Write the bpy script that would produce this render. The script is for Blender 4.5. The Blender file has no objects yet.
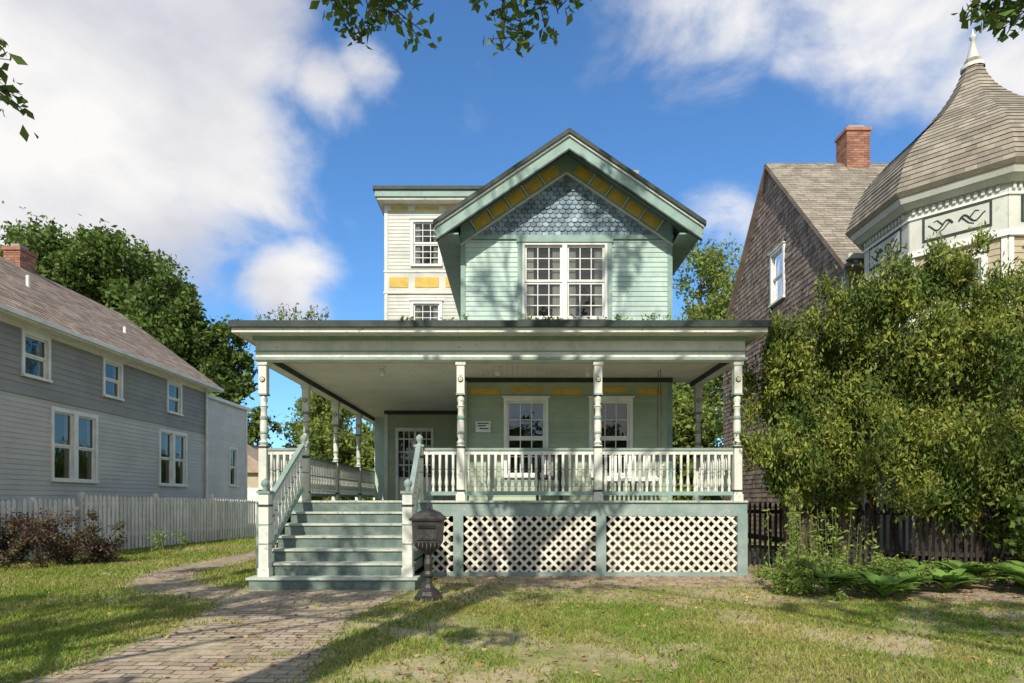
import bpy, math, random
import numpy as np
from mathutils import Vector
random.seed(7); rng=np.random.default_rng(11)
sc=bpy.context.scene
Z3=Vector((0,0,1))
# ---------------------------------------------------------------- materials
def mat(name,col,rough=.7,col2=None,nscale=3.0,island=0.0,bump=0.0,bscale=30,spec=.3,stretch=(1,1,1),leaf=0.0,metal=0.0,lo=.4,hi=.65,hue=0.0,col3=None,n3=1.0,lo3=.5,hi3=.6):
    m=bpy.data.materials.new(name); m.use_nodes=True; nt=m.node_tree; N=nt.nodes; L=nt.links
    bs=N['Principled BSDF']; bs.inputs['Roughness'].default_value=rough
    bs.inputs['Specular IOR Level'].default_value=spec; bs.inputs['Metallic'].default_value=metal
    tc=N.new('ShaderNodeTexCoord'); mp=N.new('ShaderNodeMapping'); mp.inputs['Scale'].default_value=stretch
    L.new(tc.outputs['Object'],mp.inputs['Vector'])
    if col2 is None: col2=tuple(c*.8 for c in col)
    nz=N.new('ShaderNodeTexNoise'); nz.inputs['Scale'].default_value=nscale; nz.inputs['Detail'].default_value=7; nz.inputs['Roughness'].default_value=.65
    L.new(mp.outputs[0],nz.inputs['Vector'])
    mr=N.new('ShaderNodeMapRange'); mr.inputs['From Min'].default_value=lo; mr.inputs['From Max'].default_value=hi
    L.new(nz.outputs['Fac'],mr.inputs['Value'])
    mx=N.new('ShaderNodeMix'); mx.data_type='RGBA'; mx.inputs['A'].default_value=(*col,1); mx.inputs['B'].default_value=(*col2,1)
    L.new(mr.outputs[0],mx.inputs['Factor'])
    out=mx.outputs['Result']
    if col3 is not None:
        z3=N.new('ShaderNodeTexNoise'); z3.inputs['Scale'].default_value=n3; z3.inputs['Detail'].default_value=9; z3.inputs['Roughness'].default_value=.7; L.new(tc.outputs['Object'],z3.inputs['Vector'])
        r3=N.new('ShaderNodeMapRange'); r3.inputs['From Min'].default_value=lo3; r3.inputs['From Max'].default_value=hi3; L.new(z3.outputs['Fac'],r3.inputs['Value'])
        x3=N.new('ShaderNodeMix'); x3.data_type='RGBA'; x3.inputs['B'].default_value=(*col3,1); L.new(out,x3.inputs['A']); L.new(r3.outputs[0],x3.inputs['Factor']); out=x3.outputs['Result']
    if island>0 or hue>0:
        g=N.new('ShaderNodeNewGeometry'); m2=N.new('ShaderNodeMapRange')
        m2.inputs['To Min'].default_value=1-island; m2.inputs['To Max'].default_value=1+island*.8
        L.new(g.outputs['Random Per Island'],m2.inputs['Value'])
        hs=N.new('ShaderNodeHueSaturation'); L.new(out,hs.inputs['Color']); L.new(m2.outputs[0],hs.inputs['Value'])
        if hue>0:
            mm=N.new('ShaderNodeMath'); mm.operation='MULTIPLY'; mm.inputs[1].default_value=7.13; L.new(g.outputs['Random Per Island'],mm.inputs[0])
            fr=N.new('ShaderNodeMath'); fr.operation='FRACT'; L.new(mm.outputs[0],fr.inputs[0])
            m3=N.new('ShaderNodeMapRange'); m3.inputs['To Min'].default_value=.5-hue; m3.inputs['To Max'].default_value=.5+hue*.5
            L.new(fr.outputs[0],m3.inputs['Value']); L.new(m3.outputs[0],hs.inputs['Hue'])
        out=hs.outputs['Color']
    L.new(out,bs.inputs['Base Color'])
    if bump>0:
        n2=N.new('ShaderNodeTexNoise'); n2.inputs['Scale'].default_value=bscale; n2.inputs['Detail'].default_value=5
        L.new(mp.outputs[0],n2.inputs['Vector'])
        bp=N.new('ShaderNodeBump'); bp.inputs['Strength'].default_value=bump; bp.inputs['Distance'].default_value=.02
        L.new(n2.outputs['Fac'],bp.inputs['Height']); L.new(bp.outputs[0],bs.inputs['Normal'])
    if leaf>0:
        tr=N.new('ShaderNodeBsdfTranslucent'); L.new(out,tr.inputs['Color'])
        ms=N.new('ShaderNodeMixShader'); ms.inputs[0].default_value=leaf
        L.new(bs.outputs[0],ms.inputs[1]); L.new(tr.outputs[0],ms.inputs[2]); L.new(ms.outputs[0],N['Material Output'].inputs['Surface'])
    return m
MINT=mat('mint_clapboard_paint',(.47,.60,.53),.6,(.36,.47,.42),1.6,island=.08,bump=.15,stretch=(1,1,.6),col3=(.30,.36,.31),n3=7,lo3=.58,hi3=.72)
CREAM=mat('cream_clapboard_paint',(.58,.59,.52),.6,(.46,.47,.42),1.6,island=.06,bump=.15,col3=(.34,.35,.31),n3=7,lo3=.6,hi3=.74)
SAGE=mat('sage_clapboard_paint',(.37,.43,.31),.6,(.29,.35,.25),1.6,island=.06,bump=.15)
TEAL=mat('teal_trim_paint',(.20,.28,.25),.6,(.29,.35,.32),3,bump=.2,col3=(.42,.42,.36),n3=9,lo3=.6,hi3=.66)
MTRIM=mat('mint_trim_paint',(.25,.37,.32),.55,(.19,.28,.245),3,bump=.12,col3=(.42,.44,.38),n3=8,lo3=.6,hi3=.68)
PALE=mat('pale_trim_paint',(.68,.68,.60),.6,(.48,.50,.43),2.6,bump=.15,stretch=(1,1,.5),lo=.42,hi=.72,col3=(.28,.32,.27),n3=10,lo3=.58,hi3=.68)
WHITE=mat('white_trim_paint',(.78,.78,.73),.5,(.64,.64,.59),3,bump=.08)
DKGREEN=mat('dark_green_paint',(.022,.036,.032),.6,(.045,.06,.05),4)
YEL=mat('yellow_panel_paint',(.62,.41,.07),.55,(.46,.31,.06),5,bump=.1)
CEIL=mat('porch_ceiling_paint',(.66,.64,.57),.6,(.56,.54,.48),1.2)
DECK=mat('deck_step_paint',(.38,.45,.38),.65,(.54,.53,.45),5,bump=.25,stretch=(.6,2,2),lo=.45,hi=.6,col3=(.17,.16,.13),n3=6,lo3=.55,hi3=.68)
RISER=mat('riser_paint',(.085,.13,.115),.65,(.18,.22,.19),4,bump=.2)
SCALE_=mat('fishscale_shingle_paint',(.15,.215,.26),.65,(.29,.37,.42),4,island=.38,bump=.2)
DARKIN=mat('dark_interior',(.02,.022,.022),.9)
CURT=mat('curtain_cloth',(.50,.47,.42),.9,(.30,.28,.25),9,stretch=(3,3,.15))
UNDERSHADE=mat('under_porch_shade',(.03,.028,.022),.95)  # near-black sheets painted to stand for the shade beneath the deck
ROOFSH=mat('porch_roof_shingle',(.06,.055,.05),.9,(.09,.085,.075),6,bump=.4)
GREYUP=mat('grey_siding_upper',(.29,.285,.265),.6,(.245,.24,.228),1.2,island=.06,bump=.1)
GREYLO=mat('grey_siding_lower',(.52,.51,.48),.6,(.45,.44,.415),1.2,island=.06,bump=.1)
GREYLT=mat('light_grey_siding',(.62,.61,.58),.6,(.54,.53,.50),1.2,island=.05,bump=.1)
TANSH=mat('tan_roof_shingle',(.42,.325,.25),.9,(.30,.235,.185),3,island=.25,bump=.5,bscale=60)
GREYSH=mat('grey_roof_shingle',(.32,.28,.22),.9,(.23,.20,.16),2,island=.25,bump=.5,bscale=60)
BRSH=mat('weathered_brown_shingle',(.22,.165,.13),.9,(.34,.27,.225),2,island=.36,bump=.5,bscale=60)
YSID=mat('tan_clapboard_paint',(.46,.40,.27),.6,(.38,.33,.22),2,island=.05,bump=.1)
BRICK=mat('chimney_brick',(.36,.17,.11),.85,(.26,.13,.09),8,island=.35,bump=.4)
MORT=mat('mortar',(.35,.32,.28),.9)
IRON=mat('cast_iron_paint',(.03,.03,.032),.5,(.07,.06,.05),9,bump=.3,spec=.5,metal=.3)
FENCEW=mat('white_fence_paint',(.78,.76,.72),.65,(.56,.54,.50),5,island=.14,bump=.15,stretch=(1,1,.3),col3=(.3,.27,.23),n3=8,lo3=.58,hi3=.72)
FENCED=mat('dark_fence_wood',(.028,.022,.019),.8,(.055,.044,.036),6,island=.35,bump=.3,stretch=(1,1,.2))
BARK=mat('tree_bark',(.12,.09,.065),.95,(.06,.045,.035),9,bump=.8,bscale=20,stretch=(1,1,.3))
LEAF1=mat('maple_leaf',(.08,.15,.025),.55,(.13,.2,.035),.5,island=.45,leaf=.35,hue=.03)
LEAF2=mat('distant_leaf',(.14,.21,.04),.6,(.065,.12,.025),.25,island=.4,leaf=.3,hue=.03)
LEAF3=mat('yellow_green_leaf',(.25,.32,.07),.6,(.16,.24,.05),.4,island=.35,leaf=.4,hue=.03)  # lighter yellow-green leaf colour
ARBOR=mat('arborvitae_leaf',(.26,.31,.055),.6,(.095,.16,.032),1.3,island=.38,leaf=.3,hue=.035,lo=.42,hi=.58)  # clump-sized tone variation paints bright highlights and dark depths into the foliage
HOSTA=mat('hosta_leaf',(.18,.33,.06),.45,(.24,.37,.09),2,island=.3,leaf=.3)
WEEDM=mat('weed_leaf',(.18,.27,.05),.6,(.26,.33,.08),2,island=.35,leaf=.3)
BROWNB=mat('brown_bush_leaf',(.13,.085,.06),.8,(.08,.09,.04),2,island=.4,leaf=.2,hue=.04)
GRASSM=mat('grass_blade',(.22,.32,.05),.6,(.42,.40,.13),.5,island=.4,leaf=.4,hue=.03,lo=.44,hi=.62)
DRYLEAF=mat('fallen_leaf',(.45,.30,.14),.8,(.25,.15,.07),2,island=.45,hue=.03)
GROUND=mat('lawn_soil',(.22,.24,.07),.95,(.42,.35,.20),.8,bump=.7,bscale=22,lo=.42,hi=.56,col3=(.24,.19,.12),n3=5,lo3=.52,hi3=.68)
BED=mat('garden_soil',(.38,.30,.20),.95,(.19,.145,.10),2.5,bump=.9,bscale=18,col3=(.45,.37,.26),n3=9,lo3=.52,hi3=.62)
PLAST=mat('plaque',(.7,.7,.66),.5)
PAVE=mat('brick_paver',(.3,.24,.18),.9,(.2,.17,.13),3,bump=.6)
nt=PAVE.node_tree; N=nt.nodes; L=nt.links
bt=N.new('ShaderNodeTexBrick'); bt.inputs['Scale'].default_value=1; bt.inputs['Brick Width'].default_value=.23; bt.inputs['Row Height'].default_value=.115
bt.inputs['Mortar Size'].default_value=.013; bt.inputs['Mortar Smooth'].default_value=.4
bt.inputs['Color1'].default_value=(.50,.39,.29,1); bt.inputs['Color2'].default_value=(.29,.215,.165,1); bt.inputs['Mortar'].default_value=(.085,.095,.035,1)
tc=[n for n in N if n.type=='TEX_COORD'][0]
nzw=N.new('ShaderNodeTexNoise'); nzw.inputs['Scale'].default_value=1.6
va=N.new('ShaderNodeVectorMath'); va.operation='MULTIPLY_ADD'; va.inputs[1].default_value=(.11,.11,0)
L.new(tc.outputs['Object'],nzw.inputs['Vector']); L.new(nzw.outputs['Color'],va.inputs[0]); L.new(tc.outputs['Object'],va.inputs[2])
L.new(va.outputs[0],bt.inputs['Vector'])
mxp=N.new('ShaderNodeMix'); mxp.data_type='RGBA'; 
base=[n for n in N if n.type=='MIX' and n!=mxp][0]
base.inputs['B'].default_value=(.52,.42,.28,1); base.inputs['A'].default_value=(.25,.22,.12,1)
pn=N.new('ShaderNodeTexNoise'); pn.inputs['Scale'].default_value=1.5; pn.inputs['Detail'].default_value=9; pn.inputs['Roughness'].default_value=.7; L.new(tc.outputs['Object'],pn.inputs['Vector'])
pm=N.new('ShaderNodeMapRange'); pm.inputs['From Min'].default_value=.46; pm.inputs['From Max'].default_value=.64; pm.inputs['To Min'].default_value=.08; pm.inputs['To Max'].default_value=.9; L.new(pn.outputs['Fac'],pm.inputs['Value']); L.new(pm.outputs[0],mxp.inputs['Factor'])
L.new(bt.outputs['Color'],mxp.inputs['A']); L.new(base.outputs['Result'],mxp.inputs['B'])
L.new(mxp.outputs['Result'],N['Principled BSDF'].inputs['Base Color'])
GLASS=bpy.data.materials.new('window_glass'); GLASS.use_nodes=True; nt=GLASS.node_tree; N=nt.nodes; L=nt.links
N.remove(N['Principled BSDF'])
tr=N.new('ShaderNodeBsdfTransparent'); tr.inputs[0].default_value=(.75,.8,.8,1); gl=N.new('ShaderNodeBsdfGlossy'); gl.inputs['Roughness'].default_value=.02
nb=N.new('ShaderNodeTexNoise'); nb.inputs['Scale'].default_value=2.5; bp=N.new('ShaderNodeBump'); bp.inputs['Strength'].default_value=.25; bp.inputs['Distance'].default_value=.02
tcc=N.new('ShaderNodeTexCoord'); L.new(tcc.outputs['Object'],nb.inputs['Vector']); L.new(nb.outputs['Fac'],bp.inputs['Height']); L.new(bp.outputs[0],gl.inputs['Normal'])
fr=N.new('ShaderNodeFresnel'); fr.inputs[0].default_value=1.5; ad=N.new('ShaderNodeMath'); ad.operation='ADD'; ad.inputs[1].default_value=.06; ad.use_clamp=True
L.new(fr.outputs[0],ad.inputs[0]); ms=N.new('ShaderNodeMixShader'); L.new(ad.outputs[0],ms.inputs[0]); L.new(tr.outputs[0],ms.inputs[1]); L.new(gl.outputs[0],ms.inputs[2]); L.new(ms.outputs[0],N['Material Output'].inputs['Surface'])

# ---------------------------------------------------------------- builders
def empty(name,loc=(0,0,0)):
    e=bpy.data.objects.new(name,None); e.location=loc; sc.collection.objects.link(e); e.empty_display_size=.2; return e
class Fr:
    def __init__(s,o,U,N,V=Z3): s.o=Vector(o); s.U=Vector(U).normalized(); s.N=Vector(N).normalized(); s.V=Vector(V).normalized()
    def p(s,u,v,n=0): return s.o+s.U*u+s.V*v+s.N*n
class B:
    def __init__(s): s.v=[]; s.f=[]; s.m=[]; s.ms=[]; s.sm=[]
    def mi(s,m):
        if m not in s.ms: s.ms.append(m)
        return s.ms.index(m)
    def poly(s,pts,m,smooth=False):
        k=len(s.v); s.v+= [tuple(p) for p in pts]; s.f.append(list(range(k,k+len(pts)))); s.m.append(s.mi(m)); s.sm.append(smooth)
    def mesh(s,pts,faces,m,smooth=False):
        k=len(s.v); s.v+=[tuple(p) for p in pts]; i=s.mi(m)
        for f in faces: s.f.append([k+j for j in f]); s.m.append(i); s.sm.append(smooth)
    def hexa(s,p,m): s.mesh(p,[(0,1,2,3),(7,6,5,4),(0,4,5,1),(1,5,6,2),(2,6,7,3),(3,7,4,0)],m)
    def box(s,fr,u0,u1,v0,v1,n0,n1,m):
        s.hexa([fr.p(u0,v0,n0),fr.p(u1,v0,n0),fr.p(u1,v1,n0),fr.p(u0,v1,n0),fr.p(u0,v0,n1),fr.p(u1,v0,n1),fr.p(u1,v1,n1),fr.p(u0,v1,n1)],m)
    def cube(s,x0,x1,y0,y1,z0,z1,m):
        s.hexa([(x0,y0,z0),(x1,y0,z0),(x1,y1,z0),(x0,y1,z0),(x0,y0,z1),(x1,y0,z1),(x1,y1,z1),(x0,y1,z1)],m)
    def prism(s,pts,off,m):
        n=len(pts); a=[Vector(p) for p in pts]; b=[p+Vector(off) for p in a]
        s.mesh(a+b,[list(range(n)),list(range(2*n-1,n-1,-1))]+[(i,(i+1)%n,n+(i+1)%n,n+i) for i in range(n)],m)
    def beam(s,p0,p1,w,h,m):
        p0=Vector(p0);p1=Vector(p1); d=(p1-p0).normalized()
        side=d.cross(Z3); 
        if side.length<1e-4: side=Vector((1,0,0))
        side.normalize(); up=side.cross(d).normalized(); a=side*w/2; b=up*h/2
        s.hexa([p0-a-b,p0+a-b,p0+a+b,p0-a+b,p1-a-b,p1+a-b,p1+a+b,p1-a+b],m)
    def limb(s,pts,rs,m,seg=7):
        k=[];n=len(pts); pts=[Vector(p) for p in pts]
        for i,p in enumerate(pts):
            d=(pts[min(i+1,n-1)]-pts[max(i-1,0)]).normalized(); a=d.cross(Vector((.3,.9,.1))).normalized(); b=d.cross(a)
            k+=[p+(a*math.cos(t)+b*math.sin(t))*rs[i] for t in [2*math.pi*j/seg for j in range(seg)]]
        fs=[(i*seg+j,i*seg+(j+1)%seg,(i+1)*seg+(j+1)%seg,(i+1)*seg+j) for i in range(n-1) for j in range(seg)]
        s.mesh(k,fs,m,True)
    def lathe(s,x,y,prof,m,seg=10,smooth=True,rot=0):
        k=[]
        for r,z in prof: k+=[(x+r*math.cos(rot+2*math.pi*j/seg),y+r*math.sin(rot+2*math.pi*j/seg),z) for j in range(seg)]
        n=len(prof); fs=[(i*seg+j,i*seg+(j+1)%seg,(i+1)*seg+(j+1)%seg,(i+1)*seg+j) for i in range(n-1) for j in range(seg)]
        fs.append(list(range((n-1)*seg,n*seg)))
        s.mesh(k,fs,m,smooth)
    def obj(s,name,parent=None):
        me=bpy.data.meshes.new(name); me.from_pydata(s.v,[],s.f)
        for m in s.ms: me.materials.append(m)
        me.polygons.foreach_set('material_index',s.m); me.polygons.foreach_set('use_smooth',s.sm); me.update()
        o=bpy.data.objects.new(name,me); sc.collection.objects.link(o)
        if parent: o.parent=parent
        return o
def clap(b,fr,z0,z1,wf,m,holes=(),pitch=.105):
    z=z0
    while z<z1-1e-3:
        zt=min(z+pitch,z1); lo,hi=wf((z+zt)/2)
        if hi-lo>.02:
            iv=[(lo,hi)]
            for (a,c,d,e) in holes:
                if zt>d+.02 and z<e-.02:
                    nv=[]
                    for (p,q) in iv:
                        if c<=p or a>=q: nv.append((p,q))
                        else:
                            if a>p: nv.append((p,a))
                            if c<q: nv.append((c,q))
                    iv=nv
            for p,q in iv:
                cuts=[p]; x=p+random.uniform(1,4)
                while x<q-.5: cuts.append(x); x+=random.uniform(2,4)
                cuts.append(q)
                for c0,c1 in zip(cuts[:-1],cuts[1:]):
                    b.mesh([fr.p(c0,z,.0),fr.p(c1,z,.0),fr.p(c1,z,.017),fr.p(c0,z,.017),fr.p(c1,zt,.004),fr.p(c0,zt,.004)],[(0,1,2,3),(3,2,4,5)],m)
        z=zt
def tiles(b,fr,v0,v1,wf,m,tw=.25,th=.14,scallop=False,lift=.016,holes=()):
    r=0; v=v0
    while v<v1:
        lo,hi=wf(v+th/2)
        u=lo-(tw/2 if r%2 else 0)-random.random()*.02
        while u<hi:
            w=tw*(random.uniform(.75,1.25) if not scallop else 1)
            a=max(u+.004,lo); c=min(u+w-.004,hi); u+=w
            if c-a<.02: continue
            if any(c>h[0] and a<h[1] and v+th>h[2] and v<h[3] for h in holes): continue
            t=min(v+th*1.25,v1+.02); j=random.uniform(-.006,.006); lf=lift*random.uniform(.7,1.3)
            if scallop:
                mid=(a+c)/2; w2=(c-a)
                pts=[(a,v+th*.45),(a+w2*.14,v+th*.14),(mid,v),(c-w2*.14,v+th*.14),(c,v+th*.45)]
                P=[fr.p(x,y,lf) for x,y in pts]+[fr.p(c,t,.002),fr.p(a,t,.002)]
                b.poly(P,m)
            else:
                b.mesh([fr.p(a,v+j,0),fr.p(c,v+j,0),fr.p(c,v+j,lf),fr.p(a,v+j,lf),fr.p(c,t,.002),fr.p(a,t,.002)],[(0,1,2,3),(3,2,4,5)],m)
        v+=th; r+=1
def window(b,fr,u0,u1,z0,z1,cols=2,rows=(2,2),cas=.1,trim=WHITE,curtain=True,sill=True,head=True,ch=None):
    ch=cas if ch is None else ch
    for (a,c,d,e) in [(u0-cas,u0,z0,z1),(u1,u1+cas,z0,z1),(u0-cas,u1+cas,z1,z1+ch)]:
        b.box(fr,a,c,d,e,-.11,.045,trim)
    ex=.03 if cas>.08 else 0
    if head: b.box(fr,u0-cas-.03,u1+cas+.03,z1+ch,z1+ch+.035,-.05,.075,trim)
    b.box(fr,u0-cas-ex,u1+cas+ex,z0-.06,z0,-.11,.085,trim)
    s=.045; mz=(z0+z1)/2
    for k,(d,e,n1,r) in enumerate([(z0,mz,-.035,rows[1]),(mz,z1,-.012,rows[0])]):
        n0=n1-.03
        b.box(fr,u0,u0+s,d,e,n0,n1,trim); b.box(fr,u1-s,u1,d,e,n0,n1,trim)
        b.box(fr,u0+s,u1-s,d,d+s,n0,n1,trim); b.box(fr,u0+s,u1-s,e-s,e,n0,n1,trim)
        for i in range(1,cols):
            x=u0+s+(u1-u0-2*s)*i/cols; b.box(fr,x-.009,x+.009,d+s,e-s,n0+.006,n1-.004,trim)
        for i in range(1,r):
            y=d+s+(e-d-2*s)*i/r; b.box(fr,u0+s,u1-s,y-.009,y+.009,n0+.004,n1-.006,trim)
        b.poly([fr.p(u0+s,d+s,n0+.002),fr.p(u1-s,d+s,n0+.002),fr.p(u1-s,e-s,n0+.002),fr.p(u0+s,e-s,n0+.002)],GLASS)
    if curtain:
        w=(u1-u0)
        for a,c in [(u0+s*.5,u0+w*.25),(u1-w*.25,u1-s*.5)]:
            k=8
            for i in range(k):
                x0=a+(c-a)*i/k;x1=a+(c-a)*(i+1)/k; na=-.078 if i%2 else -.095; nb_=-.095 if i%2 else -.078
                b.poly([fr.p(x0,z0+.03,na),fr.p(x1,z0+.03,nb_),fr.p(x1,z1-.03,nb_),fr.p(x0,z1-.03,na)],CURT)
def chimney(b,x0,x1,y0,y1,z0,z1):
    b.cube(x0+.01,x1-.01,y0+.01,y1-.01,z0,z1-.02,MORT)
    z=z0;r=0
    while z<z1-.06:
        for (ax,fr,w) in [(0,Fr((x0,y0,0),(1,0,0),(0,-1,0)),x1-x0),(1,Fr((x0,y0,0),(0,1,0),(-1,0,0)),y1-y0),(2,Fr((x1,y0,0),(0,1,0),(1,0,0)),y1-y0)]:
            u=-.11*(r%2)
            while u<w:
                a=max(u+.006,0);c=min(u+.214,w);u+=.22
                if c-a>.03: b.box(fr,a,c,z+.006,z+.069,-.02,.002,BRICK)
        z+=.075;r+=1
    b.cube(x0-.04,x1+.04,y0-.04,y1+.04,z1-.1,z1,BRICK); b.cube(x0+.12,x1-.12,y0+.12,y1-.12,z1,z1+.15,MORT)
# ---------------------------------------------------------------- foliage
def leafmesh(name,C,size,wr,m,parent=None,droop=0.0,flat=0.0):
    n=len(C); a=rng.normal(size=(n,3)); 
    if droop: a[:,2]-=droop*1.5
    if flat: a[:,2]*=(1-flat)
    a/=np.linalg.norm(a,axis=1)[:,None]
    b_=np.cross(a,rng.normal(size=(n,3)) if not flat else np.tile([0,0,1.],(n,1))+rng.normal(size=(n,3))*.3); b_/=np.linalg.norm(b_,axis=1)[:,None]+1e-9
    s=(size*rng.uniform(.6,1.35,n))[:,None]
    nn=np.cross(a,b_)
    V=np.stack([C-a*s*.5, C+b_*s*wr*.5+a*s*.05+nn*s*.1, C+a*s*.5, C-b_*s*wr*.5+a*s*.05+nn*s*.1],1).reshape(-1,3)
    me=bpy.data.meshes.new(name); me.vertices.add(4*n); me.vertices.foreach_set('co',V.ravel().astype(np.float32))
    me.loops.add(4*n); me.loops.foreach_set('vertex_index',np.arange(4*n,dtype=np.int32))
    me.polygons.add(n); me.polygons.foreach_set('loop_start',np.arange(0,4*n,4,dtype=np.int32)); 
    me.materials.append(m); me.update(calc_edges=True); me.validate()
    o=bpy.data.objects.new(name,me); sc.collection.objects.link(o)
    if parent: o.parent=parent
    return o
def clumppts(clumps,per,sub=10,fill=.6,subr=.38,vz=1.0):
    out=[]
    for (x,y,z,r) in clumps:
        c=np.array([x,y,z]); k=max(3,int(sub*r)) if sub<1e3 else 10
        d=rng.normal(size=(k,3)); d/=np.linalg.norm(d,axis=1)[:,None]; sc_=c+d*(r*rng.uniform(fill,1.0,k))[:,None]*np.array([1,1,.85])
        n=int(per*r*r); idx=rng.integers(0,k,n)
        e=rng.normal(size=(n,3))*(r*subr*rng.uniform(.5,1.1,k))[idx][:,None]*.6
        e[:,2]*=vz
        out.append(sc_[idx]+e)
    return np.concatenate(out)
def tree(name,base,clumps,per,size,m,trunk_r,top,sub=10,wr=.55,droop=0,limbs=True,subr=.38,vz=1.0,fill=.6):
    e=empty(name,base); inv=Vector(base)
    b=B(); bx,by,bz=base; tx,ty,tz=top
    pts=[(bx,by,bz-.1),(bx+(tx-bx)*.1,by+(ty-by)*.1,bz+(tz-bz)*.3),(bx+(tx-bx)*.5,by+(ty-by)*.5,bz+(tz-bz)*.65),top]
    b.limb([Vector(p)-inv for p in pts],[trunk_r*1.3,trunk_r,trunk_r*.75,trunk_r*.35],BARK,9)
    if limbs:
        for (x,y,z,r) in clumps:
            t=random.uniform(.45,.95); s0=Vector(base).lerp(Vector(top),t); e1=Vector((x,y,z)); mid=(s0+e1)/2+Vector((random.uniform(-.3,.3),random.uniform(-.3,.3),random.uniform(0,.5)))*r
            rr=trunk_r*(.4 if r>1 else .22)
            b.limb([s0-inv,mid-inv,e1-inv],[rr,rr*.6,rr*.2],BARK,6)
            for _ in range(4):
                e2=e1+Vector((random.uniform(-1,1),random.uniform(-1,1),random.uniform(-.7,.9)))*r*.9
                b.limb([mid.lerp(e1,.6)-inv,e2-inv],[rr*.25,rr*.06],BARK,5)
    b.obj('trunk',e)
    C=clumppts(clumps,per,sub,subr=subr,vz=vz,fill=fill)-np.array(base)
    leafmesh('crown',C,size,wr,m,e,droop=droop)
    return e
def sprig(parent,base,root,tips,size,m,nleaf=26,tw=12):
    b=B(); inv=Vector(base); C=[]
    for t in tips:
        t=Vector(t); r=Vector(root); mid=r.lerp(t,.55)+Vector((random.uniform(-.1,.1),random.uniform(-.1,.1),.25))
        b.limb([r-inv,mid-inv,t-inv],[.035,.018,.005],BARK,6)
        for _ in range(tw):
            s=mid.lerp(t,random.uniform(.6,1.02)); e=s+Vector((random.uniform(-.34,.34),random.uniform(-.25,.25),random.uniform(-.2,.18)))
            b.limb([s-inv,e-inv],[.006,.003],BARK,4)
            for k in range(nleaf):
                q=s.lerp(e,random.uniform(.3,1.1)); C.append(tuple(q-inv+Vector((random.gauss(0,.05),random.gauss(0,.05),random.gauss(-.02,.05)))))
    b.obj('branch',parent); leafmesh('branch_leaves',np.array(C),size,.55,m,parent)
# ================================================================ GROUND
def sheet(name,pts,z,m):
    b=B(); b.poly([(x,y,z) for x,y in pts],m); return b.obj(name)
sheet('ground',[(-300,-150),(300,-150),(300,500),(-300,500)],0,GROUND)
def jag(pts,amp,step=.25):
    out=[]
    for i in range(len(pts)):
        a=Vector(pts[i]);c=Vector(pts[(i+1)%len(pts)]); n=max(1,int((c-a).length/step))
        for k in range(n):
            p=a.lerp(c,k/n); out.append((p.x+random.uniform(-amp,amp),p.y+random.uniform(-amp,amp)))
    return out
pathP=[(-3.5,-6),(-1.6,-6),(-1.62,3),(-1.55,4.5),(-1.75,5.8),(-1.85,7),(-1.7,8.2),(-1.5,9.3),(-4.0,9.35),(-4.05,8.4),(-3.75,7.2),(-3.55,6.2),(-3.6,5),(-3.75,4)]
sheet('brick_path',jag(pathP,.05,.16),.008,PAVE)
side=[(-3.9,8.3),(-3.95,9.2),(-5.3,10.1),(-5.9,11.6),(-5.9,16),(-6.9,16),(-7.0,11.5),(-6.3,9.7),(-5.2,8.7)]
sheet('side_path',jag(side,.04,.18),.004,PAVE)
bed1=[(-1.4,9.75),(0.5,9.5),(2.5,9.6),(4.6,9.3),(5.4,8.6),(7.4,7.5),(9.5,7.3),(14,7.3),(14,15.5),(4.6,15.5),(4.6,11.3),(-1.4,11.3)]
def strip(name,edge,yb_,z,m,amp=.1):
    # bed with a ragged front edge: one quad per step, so no folded n-gon
    P=[]
    for (a,c) in zip(edge[:-1],edge[1:]):
        n=max(1,int((c[0]-a[0])/.16))
        for k in range(n): P.append((a[0]+(c[0]-a[0])*k/n,a[1]+(c[1]-a[1])*k/n+random.uniform(-amp,amp)))
    P.append(edge[-1]); V=[(x,y,z) for x,y in P]+[(x,yb_,z) for x,y in P]; n=len(P)
    b=B(); b.mesh(V,[(i,i+1,n+i+1,n+i) for i in range(n-1)],m); return b.obj(name)
strip('garden_bed',[(-1.4,9.75),(0.5,9.5),(2.5,9.6),(4.6,9.3)],11.6,.0045,BED)
strip('garden_bed',[(4.6,9.3),(5.4,8.6),(7.4,7.5),(9.5,7.3),(14,7.3)],15.5,.0045,BED)
def inpoly(x,y,P):
    c=np.zeros(len(x),bool); n=len(P)
    for i in range(n):
        x0,y0=P[i];x1,y1=P[(i+1)%n]
        k=((y0>y)!=(y1>y))&(x<(x1-x0)*(y-y0)/((y1-y0)+1e-9)+x0); c^=k
    return c
def nfield(x,y):
    return .5+.2*np.sin(1.7*x+2.1*np.sin(.9*y))+.18*np.sin(2.9*y+1.3*x+1.7*np.sin(2.3*x))+.12*np.sin(6.1*x-4.3*y)+.1*np.sin(9*y+7*x)
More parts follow.
